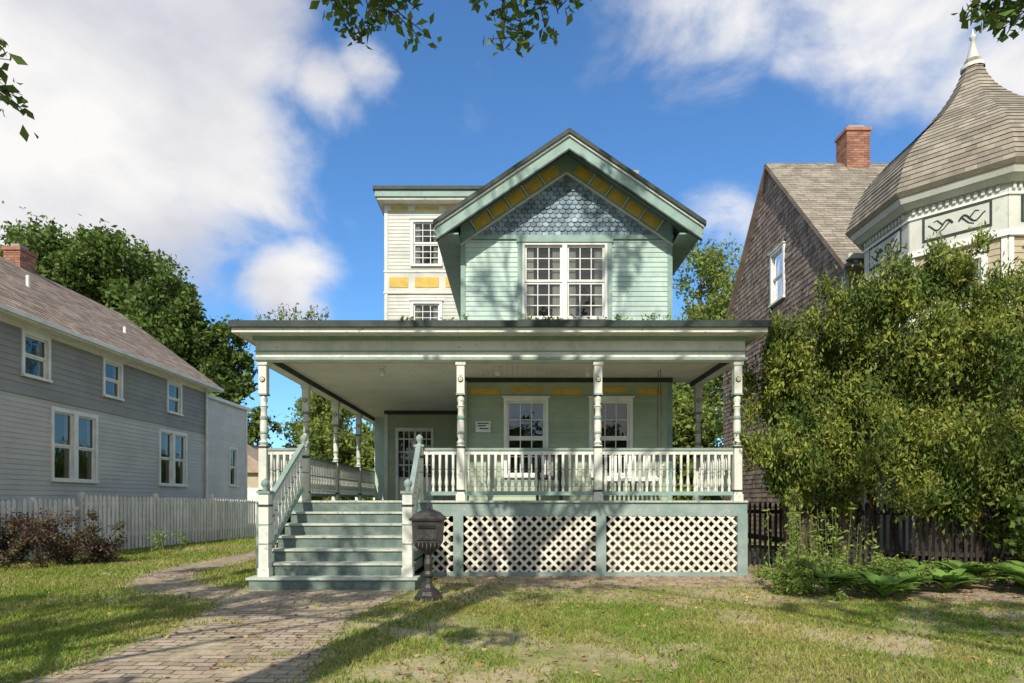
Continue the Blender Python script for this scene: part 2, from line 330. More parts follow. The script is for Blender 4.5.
def grass(n,x0,x1,y0,y1,h):
    x=rng.uniform(x0,x1,n);y=rng.uniform(y0,y1,n)
    j=.13; xj=x+rng.normal(size=n)*j; yj=y+rng.normal(size=n)*j
    onp=inpoly(xj,yj,pathP)
    tuft=(nfield(x*2.1+3,y*2.3)>.86)&(rng.random(n)<.5)
    keep=(~onp|tuft)&~inpoly(xj,yj,side)&~(inpoly(x+rng.normal(size=n)*.45,y+rng.normal(size=n)*.45,bed1))
    keep&=~((x>-4.6)&(x<4.3)&(y>10.9))&~((x>-4.05)&(x<-1.45)&(y>9.1))
    f=nfield(x,y)*.6+nfield(x*.45+1,y*.6+2)*.4; dens=np.where(x<-3.7,np.clip(f*1.9+.1,.15,1),np.clip(f*2.3-.62-.03*np.clip(y-6,0,4),.08,1))
    keep&=rng.random(n)<dens
    x=x[keep];y=y[keep]; m=len(x); hh=h*rng.uniform(.5,1.35,m)*(.7+.6*nfield(x*3,y*3)); t=rng.uniform(0,2*np.pi,m); w=.0045+.0006*y
    ln=rng.normal(size=(m,2))*(hh*.5)[:,None]
    V=np.zeros((m,3,3)); V[:,0]=np.stack([x-np.cos(t)*w,y-np.sin(t)*w,np.zeros(m)],1); V[:,1]=np.stack([x+np.cos(t)*w,y+np.sin(t)*w,np.zeros(m)],1)
    V[:,2]=np.stack([x+ln[:,0],y+ln[:,1],hh],1)
    return V
Vg=np.concatenate([grass(180000,-6,7,3.6,8,.042),grass(120000,-13,10,7.5,16,.055),grass(35000,-13,-4.5,4,12,.055),grass(20000,-12,-4.5,16,28,.08)])
m=len(Vg); me=bpy.data.meshes.new('grass'); me.vertices.add(3*m); me.vertices.foreach_set('co',Vg.reshape(-1).astype(np.float32))
me.loops.add(3*m); me.loops.foreach_set('vertex_index',np.arange(3*m,dtype=np.int32)); me.polygons.add(m); me.polygons.foreach_set('loop_start',np.arange(0,3*m,3,dtype=np.int32))
me.materials.append(GRASSM); me.update(calc_edges=True); go=bpy.data.objects.new('grass',me); sc.collection.objects.link(go)
n=8500; x=rng.uniform(-9,10,n); y=3.6+rng.random(n)**1.0*9; k=~((x>-4.6)&(x<4.3)&(y>10.9))&~((x>-4.05)&(x<-1.45)&(y>9.1)); k&=(rng.random(n)<np.where((x>-1.4)&(y>7.5),.95,.35))
x=x[k];y=y[k]; leafmesh('fallen_leaves',np.stack([x,y,np.full(len(x),.024)],1),.06,.7,DRYLEAF,flat=.8)
# ================================================================ MAIN HOUSE
H=empty('victorian_house',(0,13,0)); 
def done(b,name,par,org): 
    o=b.obj(name); o.parent=par; o.location=-Vector(org); return o
HO=(0,13,0)
YW=13.0; XL,XR=-1.10,3.44; XC=1.17; SL=.68; ZR=8.93
FW=Fr((0,YW,0),(1,0,0),(0,-1,0))
b=B()
b.cube(XL+.12,XR-.12,YW+.12,22,0,6.95,DARKIN)
b.prism([(XL+.12,YW+.12,6.95),(XR-.12,YW+.12,6.95),(XC,YW+.12,8.6)],(0,9,0),DARKIN)
lowh=[(-.107,.71,1.92,3.5),(1.72,2.52,1.92,3.5)]
clap(b,FW,1.36,3.9,lambda z:(XL+.1,XR-.1),SAGE,lowh)
uph=[(.2,2.06,5.28,6.92)]
clap(b,FW,4.6,6.97,lambda z:(XL+.1,XR-.1),MINT,uph)
tiles(b,FW,7.05,8.6,lambda z:(XC-(8.45-z)/SL,XC+(8.45-z)/SL) if z<8.4 else (XC,XC),SCALE_,.135,.095,True,.026)
b.prism([FW.p(XL,6.97,-.02),FW.p(XR,6.97,-.02),FW.p(XC,8.72,-.02)],(0,.06,0),SCALE_)
b.box(FW,XL-.02,XR+.02,6.97,7.06,-.1,.05,MTRIM)
for u0,u1 in [(XL,XL+.1),(XR-.1,XR)]:
    b.box(FW,u0,u1,1.36,6.97,-.13,.03,MTRIM)
FL=Fr((XL,0,0),(0,1,0),(-1,0,0)); FRt=Fr((XR,0,0),(0,1,0),(1,0,0))
clap(b,FL,1.36,7.2,lambda z:(YW+.13,22),MINT); clap(b,FRt,.3,7.2,lambda z:(YW+.13,22),MINT)
b.cube(XL,XR,YW+.2,22,0,.3,TEAL)
def rake(b,sgn,x_out,zt,zb,y0,y1,m,x_in=0.0):
    a=XC+sgn*x_in; c=XC+sgn*x_out
    b.prism([(a,y0,zt-SL*x_in),(c,y0,zt-SL*x_out),(c,y0,zb-SL*x_out),(a,y0,zb-SL*x_in)],(0,y1-y0,0),m)
for sgn in (-1,1):
    rake(b,sgn,2.27,8.80,8.40,YW-.045,YW+.03,MTRIM); rake(b,sgn,2.27,8.40,8.365,YW-.07,YW+.03,PALE)
    d=Vector((sgn,0,-SL)).normalized(); nrm=Vector((sgn*SL,0,1)).normalized()
    fr=Fr(Vector((XC,YW,8.80)),d,(0,-1,0),nrm); ln=2.2*math.sqrt(1+SL*SL)
    x=.36
    while x<ln-.3:
        b.box(fr,x,x+.36,-.28,-.06,.046,.058,YEL); 
        b.box(fr,x+.385,x+.41,-.3,-.03,.046,.075,PALE); x+=.44
b.box(FW,XL,XR,3.9,4.0,-.05,.05,DKGREEN); b.box(FW,XL+.1,XR-.1,3.64,3.9,-.02,.032,SAGE)
for a,c in [(-.9,-.25),(.87,1.5),(2.7,3.2)]: b.box(FW,a,c,3.64,3.77,.033,.045,YEL)
for a,c in [(-.05,.65),(1.78,2.46)]: b.box(FW,a,c,3.70,3.8,.033,.045,YEL)
b.box(FW,-.78,-.46,2.83,3.07,.026,.05,PLAST)
for (q,w_,z_) in [(-.74,.24,3.02),(-.74,.18,2.97),(-.7,.2,2.91)]: b.box(FW,q,q+w_,z_-.012,z_+.012,.05,.053,DKGREEN)
for h in lowh: window(b,FW,*h,cols=3,rows=(2,2),cas=.07,curtain=False)
window(b,FW,.27,1.08,5.3,6.85,cols=3,rows=(3,3),cas=.05,head=False,curtain=True)
window(b,FW,1.18,1.99,5.3,6.85,cols=3,rows=(3,3),cas=.05,head=False,curtain=True)
b.box(FW,.1,2.16,6.90,6.965,-.05,.07,MTRIM); b.box(FW,.12,.22,5.24,6.90,-.11,.05,MTRIM); b.box(FW,2.04,2.14,5.24,6.90,-.11,.05,MTRIM)
done(b,'front_walls',H,HO)
b=B(); yf=12.4; yb=22.4
for sgn in (-1,1):
    x1=XC+sgn*2.72; z1=ZR-SL*2.72
    dn=Vector((sgn*SL,0,1)).normalized()
    b.prism([(XC,yf,ZR),(x1,yf,z1),(x1,yb,z1),(XC,yb,ZR)],(0,0,-.08),DKGREEN)
    b.prism([(XC,yf+.02,ZR-.085),(x1,yf+.02,z1-.085),(x1,yb,z1-.085),(XC,yb,ZR-.085)],(0,0,-.03),MTRIM)
    rake(b,sgn,2.72,ZR-.10,ZR-.36,yf-.03,yf+.019,MTRIM); rake(b,sgn,2.75,ZR-.075,ZR-.12,yf-.07,yf-.03,PALE); rake(b,sgn,2.78,ZR+.02,ZR-.075,yf-.11,yf-.001,DKGREEN); rake(b,sgn,2.72,ZR-.36,ZR-.395,yf-.045,yf+.019,DKGREEN)
    b.prism([(x1,yf-.02,z1-.03),(x1+sgn*.03,yf-.02,z1-.03),(x1+sgn*.03,yf-.02,z1-.24),(x1,yf-.02,z1-.24)],(0,yb-yf,0),MTRIM)
    xw=XL if sgn<0 else XR
    b.prism([(x1,yf+.03,z1-.24),(xw,yf+.03,z1-.24),(xw,yf+.03,z1-.21),(x1,yf+.03,z1-.21)],(0,yb-yf-.1,0),MTRIM)
    V=Vector((-sgn,0,SL)).normalized()
    fr=Fr((x1,yf,z1+.012),(0,1,0),dn,V); tiles(b,fr,-.02,2.72*math.sqrt(1+SL*SL),lambda v:(-.03,yb-yf),GREYSH,.3,.14)
b.cube(2.95,3.4,16.5,16.9,7,10.25,BRICK); b.cube(2.9,3.45,16.45,16.95,10.25,10.35,MORT)
done(b,'gable_roof',H,HO)
b=B(); TX0,TX1,TY=-3.75,-1.02,17.8; FT=Fr((0,TY,0),(1,0,0),(0,-1,0)); FTL=Fr((TX0,0,0),(0,1,0),(-1,0,0))
b.cube(TX0+.12,TX1-.02,TY+.12,22.5,0,10.2,DARKIN)
th=[(-2.9,-2.13,8.3,9.55),(-2.9,-2.13,5.9,7.15)]
clap(b,FT,1.36,3.9,lambda z:(TX0+.1,XL),SAGE,[(-3.42,-2.3,1.36,3.4)])
clap(b,FT,4.6,10.0,lambda z:(TX0+.1,TX1),CREAM,th)
clap(b,FTL,1.36,10.0,lambda z:(TY+.13,22.5),MINT)
FTR=Fr((TX1,0,0),(0,1,0),(1,0,0)); clap(b,FTR,7,10.0,lambda z:(TY+.05,22.5),MINT)
b.box(FT,TX0,TX0+.1,1.36,10.05,-.13,.035,PALE)
b.box(FT,TX0-.02,TX1,8.06,8.12,-.02,.05,PALE); b.box(FT,TX0-.02,TX1,7.44,7.5,-.02,.05,PALE); b.box(FT,TX0+.1,TX1,7.5,8.06,-.02,.03,CREAM)
for a,c in [(-3.6,-3.05),(-2.85,-2.15),(-1.95,-1.4)]: b.box(FT,a,c,7.62,7.92,.031,.043,YEL)
for h in th: window(b,FT,*h,cols=3,rows=(3,3),cas=.08)
b.box(FT,TX0+.1,TX1,9.86,10.05,-.02,.04,CREAM)
for a,c in [(-3.55,-3.05),(-2.85,-2.15),(-1.95,-1.4)]: b.box(FT,a,c,9.89,9.99,.041,.052,YEL)
b.cube(TX0-.15,TX1+.2,TY-.35,22.8,10.05,10.12,PALE); b.cube(TX0-.2,TX1+.24,TY-.40,22.84,10.12,10.30,MTRIM); b.cube(TX0-.25,TX1+.28,TY-.45,22.9,10.30,10.40,DKGREEN)
b.box(FT,-3.42,-2.3,1.36,3.4,-.11,-.08,DARKIN)
for q0,q1 in [(-3.42,-3.34),(-2.88,-2.82),(-2.38,-2.3)]: b.box(FT,q0,q1,1.36,3.4,-.1,.045,WHITE)
b.box(FT,-3.34,-2.88,1.36,2.0,-.08,-.03,WHITE); b.box(FT,-2.82,-2.38,1.36,2.0,-.08,-.03,WHITE); b.box(FT,-3.42,-2.3,3.4,3.5,-.1,.06,WHITE)
for q0,q1 in [(-3.34,-2.88),(-2.82,-2.38)]:
    b.poly([FT.p(q0,2.0,-.06),FT.p(q1,2.0,-.06),FT.p(q1,3.4,-.06),FT.p(q0,3.4,-.06)],GLASS)
    for i in (1,2): x_=q0+(q1-q0)*i/3; b.box(FT,x_-.015,x_+.015,2.0,3.4,-.06,-.03,WHITE)
    for i in range(0,4): z_=2.03+1.34*i/3.5; b.box(FT,q0,q1,z_-.02,z_+.02,-.058,-.032,WHITE)
b.cube(-4.35,TX0-.03,19.2,22.4,0,5.9,MINT)
FWg=Fr((-4.5,19.0,5.9),(0,1,0),(-.9,0,.55),(.5,0,.85)); tiles(b,FWg,0,1.3,lambda v:(0,3.5),ROOFSH,.3,.14); b.prism([(-4.48,19.02,5.88),(TX0-.03,19.02,7.05),(TX0-.03,19.02,5.88)],(0,3.4,0),DKGREEN)
done(b,'tower',H,HO)
b=B(); PX0,PX1=-4.62,4.25; PY=10.93; DZ=1.37
for i in range(int((PX1-PX0)/.1)+1):
    x0=PX0+i*.1; 
    yb_=13.7 if x0>XR-.1 else (13 if x0>XL else 17.8)
    if x0<TX0-.1: yb_=20.3
    b.cube(x0+.002,min(x0+.098,PX1),PY-.04,yb_,DZ-.035,DZ,DECK)
b.cube(PX0,PX1,PY,PY+.05,1.13,1.335,TEAL); b.cube(PX0,PX0+.05,PY+.05,20.3,1.13,1.335,TEAL); b.cube(PX1-.05,PX1,PY+.05,13.7,1.13,1.335,TEAL)
b.cube(PX0+.3,PX1-.3,PY+.5,PY+.55,0,1.3,UNDERSHADE)
b.cube(PX0+.3,PX1-.06,PY+.06,20,1.1,1.12,UNDERSHADE)
done(b,'porch_deck',H,HO)
b=B(); FP=Fr((0,PY,0),(1,0,0),(0,-1,0))
def lattice(fr,u0,u1,z0,z1,m):
    for k,(s,n0) in enumerate([(1,-.022),(-1,-.010)]):
        cc=u0-(z1-z0)
        while cc<u1+(z1-z0):
            if s==1: ua,ub=cc,cc+(z1-z0)
            else: ua,ub=cc+(z1-z0),cc
            lo,hi=0.,1.
            du=ub-ua
            t0=(u0-ua)/du;t1=(u1-ua)/du
            if t0>t1:t0,t1=t1,t0
            lo=max(lo,t0);hi=min(hi,t1)
            if hi-lo>.01:
                A=(ua+du*lo,z0+(z1-z0)*lo);Bq=(ua+du*hi,z0+(z1-z0)*hi); w=.034; j=random.uniform(0,.002)
                b.hexa([fr.p(A[0]-w,A[1],n0),fr.p(A[0]+w,A[1],n0),fr.p(Bq[0]+w,Bq[1],n0),fr.p(Bq[0]-w,Bq[1],n0),fr.p(A[0]-w,A[1],n0+.009+j),fr.p(A[0]+w,A[1],n0+.009+j),fr.p(Bq[0]+w,Bq[1],n0+.009+j),fr.p(Bq[0]-w,Bq[1],n0+.009+j)],m)
            cc+=.178
LATT=mat('lattice_paint',(.72,.68,.58),.65,(.55,.52,.42),4,island=.12,bump=.15)
for p in (-.96,1.62,4.17):
    b.box(FP,p-.1,p+.08,0,1.13,-.05,.02,TEAL)
b.box(FP,PX0,PX0+.12,0,1.13,-.05,.02,TEAL)
for (u0,u1) in [(-1.5,-1.06),(-.88,1.52),(1.70,4.07)]:
    lattice(FP,u0+.02,u1-.02,.07,1.11,LATT)
    b.box(FP,u0,u1,.0,.08,-.04,.008,TEAL); b.box(FP,u0,u1,1.09,1.13,-.03,.005,TEAL)
FPL=Fr((PX0,0,0),(0,1,0),(-1,0,0)); lattice(FPL,PY+.1,20,.07,1.11,LATT)
FPR=Fr((PX1,0,0),(0,1,0),(1,0,0)); lattice(FPR,PY+.1,13.6,.07,1.11,LATT)
done(b,'porch_lattice_skirt',H,HO)
b=B()
def post(x,y,z0,z1):
    f=Fr((x,y,0),(1,0,0),(0,-1,0)); r=.07
    b.box(f,-r-.015,r+.015,z0,z0+.12,-r-.015,r+.015,PALE); b.box(f,-r,r,z0+.12,z0+1.0,-r,r,PALE)
    for zz in (.16,.95): b.box(f,-r-.006,r+.006,z0+zz,z0+zz+.035,-r-.006,r+.006,DKGREEN)
    a=z0+1.0; t=z1-.62
    pr=[(.05,a),(.075,a+.03),(.075,a+.06),(.05,a+.09),(.045,a+.12),(.062,a+.16),(.068,a+.35),(.06,t-.4),(.05,t-.25),(.07,t-.22),(.07,t-.19),(.045,t-.16),(.065,t-.1),(.065,t-.05),(.05,t)]
    b.lathe(x,y,pr,PALE,12); b.lathe(x,y,[(.055,t-.45),(.071,t-.44),(.071,t-.38),(.055,t-.37)],TEAL,12); b.lathe(x,y,[(.055,a+.2),(.0725,a+.21),(.0725,a+.25),(.055,a+.26)],TEAL,12)
    b.lathe(x,y,[(.06,a+.028),(.078,a+.035),(.078,a+.055),(.06,a+.062)],TEAL,12); b.lathe(x,y,[(.06,t-.222),(.073,t-.215),(.073,t-.195),(.06,t-.188)],TEAL,12)
    b.box(f,-r,r,t,z1,-r,r,PALE); b.box(f,-r-.02,r+.02,z1-.08,z1,-r-.02,r+.02,PALE); b.box(f,-r-.012,r+.012,t,t+.03,-r-.012,r+.012,MTRIM)
    for q,(rr,mm) in enumerate([(.05,DKGREEN),(.036,PALE),(.017,YEL)]):
        b.prism([f.p(rr*math.cos(2*math.pi*k/12),t+.28+rr*math.sin(2*math.pi*k/12),r) for k in range(12)],(0,-.012*(q+1),0),mm)
PYC=11.0
posts=[(-4.51,PYC),(-.93,PYC),(1.56,PYC),(4.09,PYC),(-4.51,13.25),(-4.51,15.5),(-4.51,17.8),(-4.51,20.1),(4.09,13.3)]
for x_,y_ in posts: post(x_,y_,DZ,3.9)
b.box(FW,XL-.0,XL+.14,1.37,3.9,.03,.17,SAGE)
done(b,'porch_posts',H,HO)
b=B()
BP=[(.024,0),(.024,.1),(.014,.12),(.03,.17),(.034,.24),(.022,.38),(.017,.48),(.026,.55),(.026,.58),(.016,.6),(.024,.63),(.024,1)]
def rail(p0,p1,h0=.13,h1=.93,sp=.125,round_top=True):
    p0=Vector(p0);p1=Vector(p1); d=p1-p0; L_=math.hypot(d.x,d.y); n=max(2,round(L_/sp))
    b.beam(p0+Z3*h0,p1+Z3*h0,.05,.07,MTRIM); b.beam(p0+Z3*h1,p1+Z3*h1,.085,.045,TEAL); b.beam(p0+Z3*(h1-.06),p1+Z3*(h1-.06),.04,.07,PALE)
    for i in range(n):
        q=p0+d*((i+.5)/n); zb=q.z+h0+.03; H_=h1-h0-.11
        b.lathe(q.x,q.y,[(r*1.05,zb+t*H_) for r,t in BP],PALE,6,True)
        b.lathe(q.x,q.y,[(.018,zb+.56*H_),(.030,zb+.57*H_),(.030,zb+.60*H_),(.018,zb+.61*H_)],TEAL,6,True)
def newel(x,y,z0,z1,r=.065):
    f=Fr((x,y,0),(1,0,0),(0,-1,0))
    b.box(f,-r-.012,r+.012,z0,z0+.14,-r-.012,r+.012,PALE); b.box(f,-r,r,z0+.14,z1-.22,-r,r,PALE)
    b.box(f,-r-.012,r+.012,z1-.42,z1-.39,-r-.012,r+.012,DKGREEN); b.box(f,-r-.025,r+.025,z1-.22,z1-.18,-r-.025,r+.025,TEAL)
    for zz in (.5,.8): b.box(f,-r-.006,r+.006,z0+zz,z0+zz+.02,-r-.006,r+.006,TEAL)
    b.lathe(x,y,[(.035,z1-.18),(.045,z1-.16),(.03,z1-.14),(.058,z1-.10),(.066,z1-.06),(.055,z1-.02),(.02,z1),(.01,z1+.015)],TEAL,12)
NL,NR=-3.78,-1.68
rail((-4.43,PYC,DZ),(NL-.07,PYC,DZ)); rail((NR+.07,PYC,DZ),(-1.01,PYC,DZ)); rail((-.85,PYC,DZ),(1.48,PYC,DZ)); rail((1.64,PYC,DZ),(4.01,PYC,DZ))
ys=[11.0,13.25,15.5,17.8,20.1]
for a_,c_ in zip(ys[:-1],ys[1:]): rail((-4.51,a_+.08,DZ),(-4.51,c_-.08,DZ))
rail((4.09,11.08,DZ),(4.09,13.22,DZ))
newel(NL,10.98,DZ,2.56);newel(NR,10.98,DZ,2.56)
newel(-3.84,9.42,.19,1.70,.075);newel(-1.62,9.42,.19,1.70,.075)
for xa,xb in ((-3.84,NL),(-1.62,NR)): rail((xa,9.5,.42),(xb,10.9,DZ+.08),h0=.14,h1=.92)
done(b,'porch_railings',H,HO)
b=B(); nr=7; rise=DZ/nr; run=.285
for i in range(nr-1):
    zt=rise*(i+1); yf_=PY-run*(nr-1-i); ex=.12 if i==0 else 0
    x0,x1=-3.93-ex,-1.56+ex
    b.cube(x0,x1,yf_-.03,yf_+run*.5-.004,zt-.035,zt,DECK); b.cube(x0,x1,yf_+run*.5+.002,yf_+run+.02,zt-.035,zt-.001,DECK)
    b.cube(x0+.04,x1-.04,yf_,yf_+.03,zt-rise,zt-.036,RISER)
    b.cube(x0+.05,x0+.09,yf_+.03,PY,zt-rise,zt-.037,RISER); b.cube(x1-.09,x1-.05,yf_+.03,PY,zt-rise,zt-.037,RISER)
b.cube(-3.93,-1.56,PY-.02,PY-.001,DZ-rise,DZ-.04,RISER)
done(b,'front_steps',H,HO)
b=B(); ZB=3.9
b.cube(-4.62,4.2,10.90,11.10,ZB,4.32,PALE); b.cube(-4.62,-4.42,11.10,20.2,ZB,4.32,PALE); b.cube(4.0,4.2,11.10,13.5,ZB,4.32,PALE)
b.cube(-4.65,4.23,10.87,10.90,ZB+.0,ZB+.05,TEAL); b.cube(-4.66,4.24,10.86,10.90,4.25,4.32,MTRIM); b.cube(-4.64,4.22,10.885,10.90,4.05,4.07,TEAL)
b.cube(-4.64,-4.62,10.9,20.2,ZB,ZB+.06,MTRIM)
b.cube(-4.42,4.0,11.10,11.13,ZB-.0,4.0,DKGREEN); b.cube(-4.42,-4.39,11.13,20.2,ZB,4.0,DKGREEN); b.cube(3.97,4.0,11.13,13.5,ZB,4.0,DKGREEN)
for i in range(86):
    x0=-4.39+i*.1; 
    if x0>3.97: break
    yb_=13.5 if x0>XR-.05 else (12.99 if x0>XL-.09 else 17.79)
    if x0<TX0-.1: yb_=20.2
    b.cube(x0+.001,min(x0+.098,3.97),11.13,yb_,4.0,4.02,CEIL)
b.cube(XL-.05,XL,YW+.1,17.74,3.9,4.0,DKGREEN); b.cube(TX0,XL-.05,17.74,17.79,3.9,4.0,DKGREEN)
for x_,y_ in ((-2.55,11.9),(-.28,11.9),(1.5,12.0)):
    b.lathe(x_,y_,[(.07,4.0),(.07,3.98),(.03,3.96)][::-1],WHITE,12); b.lathe(x_,y_,[(.01,3.82),(.05,3.84),(.065,3.89),(.045,3.94),(.03,3.97)],WHITE,12)
EX0,EX1,EY=-4.85,4.42,10.55
b.cube(EX0,EX1,EY,10.86,4.32,4.35,PALE); b.cube(EX0,-4.66,10.86,20.3,4.32,4.35,PALE); b.cube(4.24,EX1,10.86,13.8,4.32,4.35,PALE)
b.cube(EX0,EX1,EY-.03,EY,4.30,4.40,PALE); b.cube(EX0-.03,EX0,EY-.03,20.3,4.30,4.40,PALE); b.cube(EX1,EX1+.03,EY-.03,13.8,4.30,4.40,PALE)
b.cube(EX0-.05,EX1+.05,EY-.09,EY-.03,4.38,4.49,DKGREEN); b.cube(EX0-.09,EX0-.03,EY-.03,20.3,4.38,4.49,DKGREEN)
b.cube(EX1+.03,EX1+.09,EY-.03,13.8,4.38,4.49,DKGREEN)
zr=5.0
b.mesh([(EX0,EY,4.47),(EX1,EY,4.47),(XR,YW,zr),(XL,YW,zr),(XL,17.8,zr),(-3.75,17.8,4.75),(-3.75,20.3,4.75),(EX0,20.3,4.47),(XL-1.3,YW-.2,4.98),(EX1,13.8,4.47),(XR,13.8,4.9)],
  [(0,1,2,3,8),(8,3,4,5),(0,8,5,6,7),(1,9,10,2)],ROOFSH)
done(b,'porch_roof',H,HO)
b=B(); C=[]
for i in range(130):
    far=i<50; x_=random.uniform(-4.4,-3.2) if far else random.choice([random.uniform(.2,1.2),random.uniform(1.8,3.9),random.uniform(-2,4)]); h=random.uniform(.08,.34 if far else .17)
    p=Vector((x_,10.52,4.46)); q=p+Vector((random.uniform(-.1,.1),random.uniform(-.05,.05),h)); b.limb([p,q],[.004,.002],BARK,3)
    for k in range(4): t=random.uniform(.3,1.05); C.append(tuple(p.lerp(q,t)+Vector((random.uniform(-.04,.04),random.uniform(-.03,.03),0))))
done(b,'gutter_weeds',H,HO)
leafmesh('gutter_weed_leaves',np.array(C)-np.array(HO),.065,.5,WEEDM,H)
sw=empty('porch_swing',(2.35,12.1,1.8)); b=B()
for i in range(6): b.cube(-.6,.6,-.22+i*.075,-.16+i*.075,0,.02,WHITE)
for i in range(12): b.cube(-.56+i*.098,-.51+i*.098,.22,.24,.05,.5,WHITE)
b.cube(-.6,.6,.2,.25,.5,.56,WHITE); b.cube(-.6,.6,.2,.25,.02,.07,WHITE); b.cube(-.6,.6,-.24,-.2,-.05,.0,WHITE)
for s in (-1,1):
    b.cube(s*.6-.03,s*.6+.03,-.25,.25,.25,.28,WHITE); b.cube(s*.58-.02,s*.58+.02,-.24,-.2,0,.25,WHITE)
    for yy in (-.22,.22): b.limb([(s*.6,yy,.0),(s*.6,yy*.4,2.18)],[.007,.007],IRON,5)
b.obj('seat_and_chains',sw)
pc=empty('porch_chair',(.75,12.2,1.37)); b=B()
for sx in (-.24,.24):
    b.cube(sx-.02,sx+.02,-.24,-.2,0,.62,IRON); b.cube(sx-.02,sx+.02,.2,.24,0,.95,IRON); b.cube(sx-.03,sx+.03,-.25,.2,.62,.65,IRON)
b.cube(-.26,.26,-.25,.25,.42,.45,IRON)
for i in range(6): b.cube(-.2+i*.075,-.17+i*.075,.21,.23,.45,.92,IRON)
b.cube(-.26,.26,.2,.24,.9,.97,IRON); b.obj('chair_frame',pc)
# ================================================================ MAILBOX
mb=empty('cast_iron_mailbox',(-1.16,8.4,0)); b=B()
b.lathe(0,0,[(.20,0),(.20,.05),(.17,.07),(.15,.12),(.09,.17),(.055,.22),(.05,.30),(.075,.33),(.075,.36),(.05,.40),(.065,.5),(.05,.58),(.045,.62),(.11,.68),(.12,.70)],IRON,8,False,math.pi/8)
def tb(z0,z1,w0,w1,d0,d1):
    b.hexa([(-w0,-d0,z0),(w0,-d0,z0),(w0,d0,z0),(-w0,d0,z0),(-w1,-d1,z1),(w1,-d1,z1),(w1,d1,z1),(-w1,d1,z1)],IRON)
tb(.70,.80,.13,.19,.11,.16); tb(.80,1.10,.185,.205,.155,.17); tb(1.10,1.13,.235,.24,.20,.205); tb(1.13,1.21,.225,.15,.19,.12); tb(1.21,1.25,.15,.06,.12,.05)
b.lathe(0,0,[(.03,1.25),(.035,1.27),(.02,1.29),(.005,1.31)],IRON,8)
b.cube(-.12,.12,-.185,-.165,1.0,1.035,DARKIN); b.cube(-.14,.14,-.178,-.155,.84,.97,IRON); b.cube(-.11,.11,-.184,-.178,.86,.95,IRON)
for k in range(7): b.lathe(-.165+k*.055,-.165,[(.012,.72+.012*abs(k-3)),(.012,.8)],IRON,6)
b.obj('mailbox_body',mb)
# ================================================================ LEFT GREY HOUSE
G=empty('grey_house',(-13,16,0)); GO=(-13,16,0); b=B()
GX=-11.5; FG=Fr((GX,0,0),(0,1,0),(1,0,0)); y0,y1=8.5,22.8
b.cube(-18.5,GX-.12,y0,y1-.05,0,5.55,DARKIN)
gh=[(15.15,15.83,1.9,3.62),(15.99,16.67,1.9,3.62),(19.75,20.43,1.9,3.62),(20.59,21.27,1.9,3.62),(14.24,14.96,4.35,5.3),(17.05,17.75,4.35,5.3),(20.2,20.95,4.35,5.3),(10.6,11.3,1.9,3.62),(10.9,11.6,4.35,5.3)]
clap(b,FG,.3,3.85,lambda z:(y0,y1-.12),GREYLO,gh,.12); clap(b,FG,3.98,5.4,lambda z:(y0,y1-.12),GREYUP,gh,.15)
b.box(FG,y0,y1-.12,3.85,3.98,-.1,.04,GREYUP); b.box(FG,y0,y1,0,.3,-.1,.02,MORT)
for h in gh: window(b,FG,*h,cols=1,rows=(1,1),cas=.08,head=False,ch=.1)
b.box(FG,y1-.12,y1,.3,5.4,-.13,.045,WHITE)
b.box(FG,y0,y1,5.40,5.50,-.1,.035,WHITE)
b.cube(-18.5,GX-.1,y1-.04,y1,0,5.6,GREYLO)
b.cube(-17,-11.8,22.85,26.6,0,5.3,DARKIN); FGw=Fr((-11.68,0,0),(0,1,0),(1,0,0)); clap(b,FGw,.2,5.3,lambda z:(22.82,26.5),GREYLT,[(25.0,25.6,2.0,3.5)],.12); b.cube(-17,-11.55,22.82,26.8,5.3,5.42,WHITE)
window(b,FGw,25.0,25.6,2.0,3.5,cols=1,rows=(1,1),cas=.08,head=False)
b.box(FGw,26.5,26.62,.2,5.3,-.1,.04,WHITE)
b.limb([(-11.40,22.6,.2),(-11.40,22.6,5.5)],[.05,.05],WHITE,6)
done(b,'walls_and_windows',G,GO)
b=B(); ex,ez=-11.12,5.62; rx,rz=-15,8.5; s=Vector((rx-ex,0,rz-ez)); ln=s.length; nn=Vector((s.z,0,-s.x)).normalized()
if nn.z<0: nn=-nn
b.prism([(ex,y0-.3,ez),(rx,y0-.3,rz),(rx,y1+.35,rz),(ex,y1+.35,ez)],tuple(-nn*.1),DARKIN)
b.prism([(2*rx-ex,y0-.3,ez),(rx,y0-.3,rz),(rx,y1+.35,rz),(2*rx-ex,y1+.35,ez)],(0,0,-.1),TANSH)
tiles(b,Fr((ex+.02,y0-.3,ez+.015),(0,1,0),nn,s),0,ln,lambda v:(0,y1-y0+.66),TANSH,.3,.145)
b.cube(ex-.02,ex+.03,y0-.3,y1+.33,5.48,5.60,WHITE); b.cube(GX,ex-.02,y0-.3,y1+.3,5.5,5.53,WHITE); b.cube(ex+.03,ex+.12,y0-.3,y1+.3,5.52,5.61,WHITE)
b.prism([(ex,y1+.351,ez-.12),(rx,y1+.351,rz-.12),(rx,y1+.351,rz+.02),(ex,y1+.351,ez+.02)],(0,.03,0),WHITE)
b.prism([(GX-.1,y1,5.6),(2*rx-GX,y1,5.6),(rx,y1,rz-.15)],(0,.04,0),GREYUP)
chimney(b,-15.3,-14.8,18.2,18.8,8.0,9.0)
b.limb([(-13.2,16.5,7),(-13.2,16.5,7.5)],[.05,.05],WHITE,8); b.limb([(-12.8,20,6.6),(-12.8,20,7.1)],[.05,.05],WHITE,8)
done(b,'roof',G,GO)
S=empty('yellow_cottage',(-17.0,38,0)); b=B()
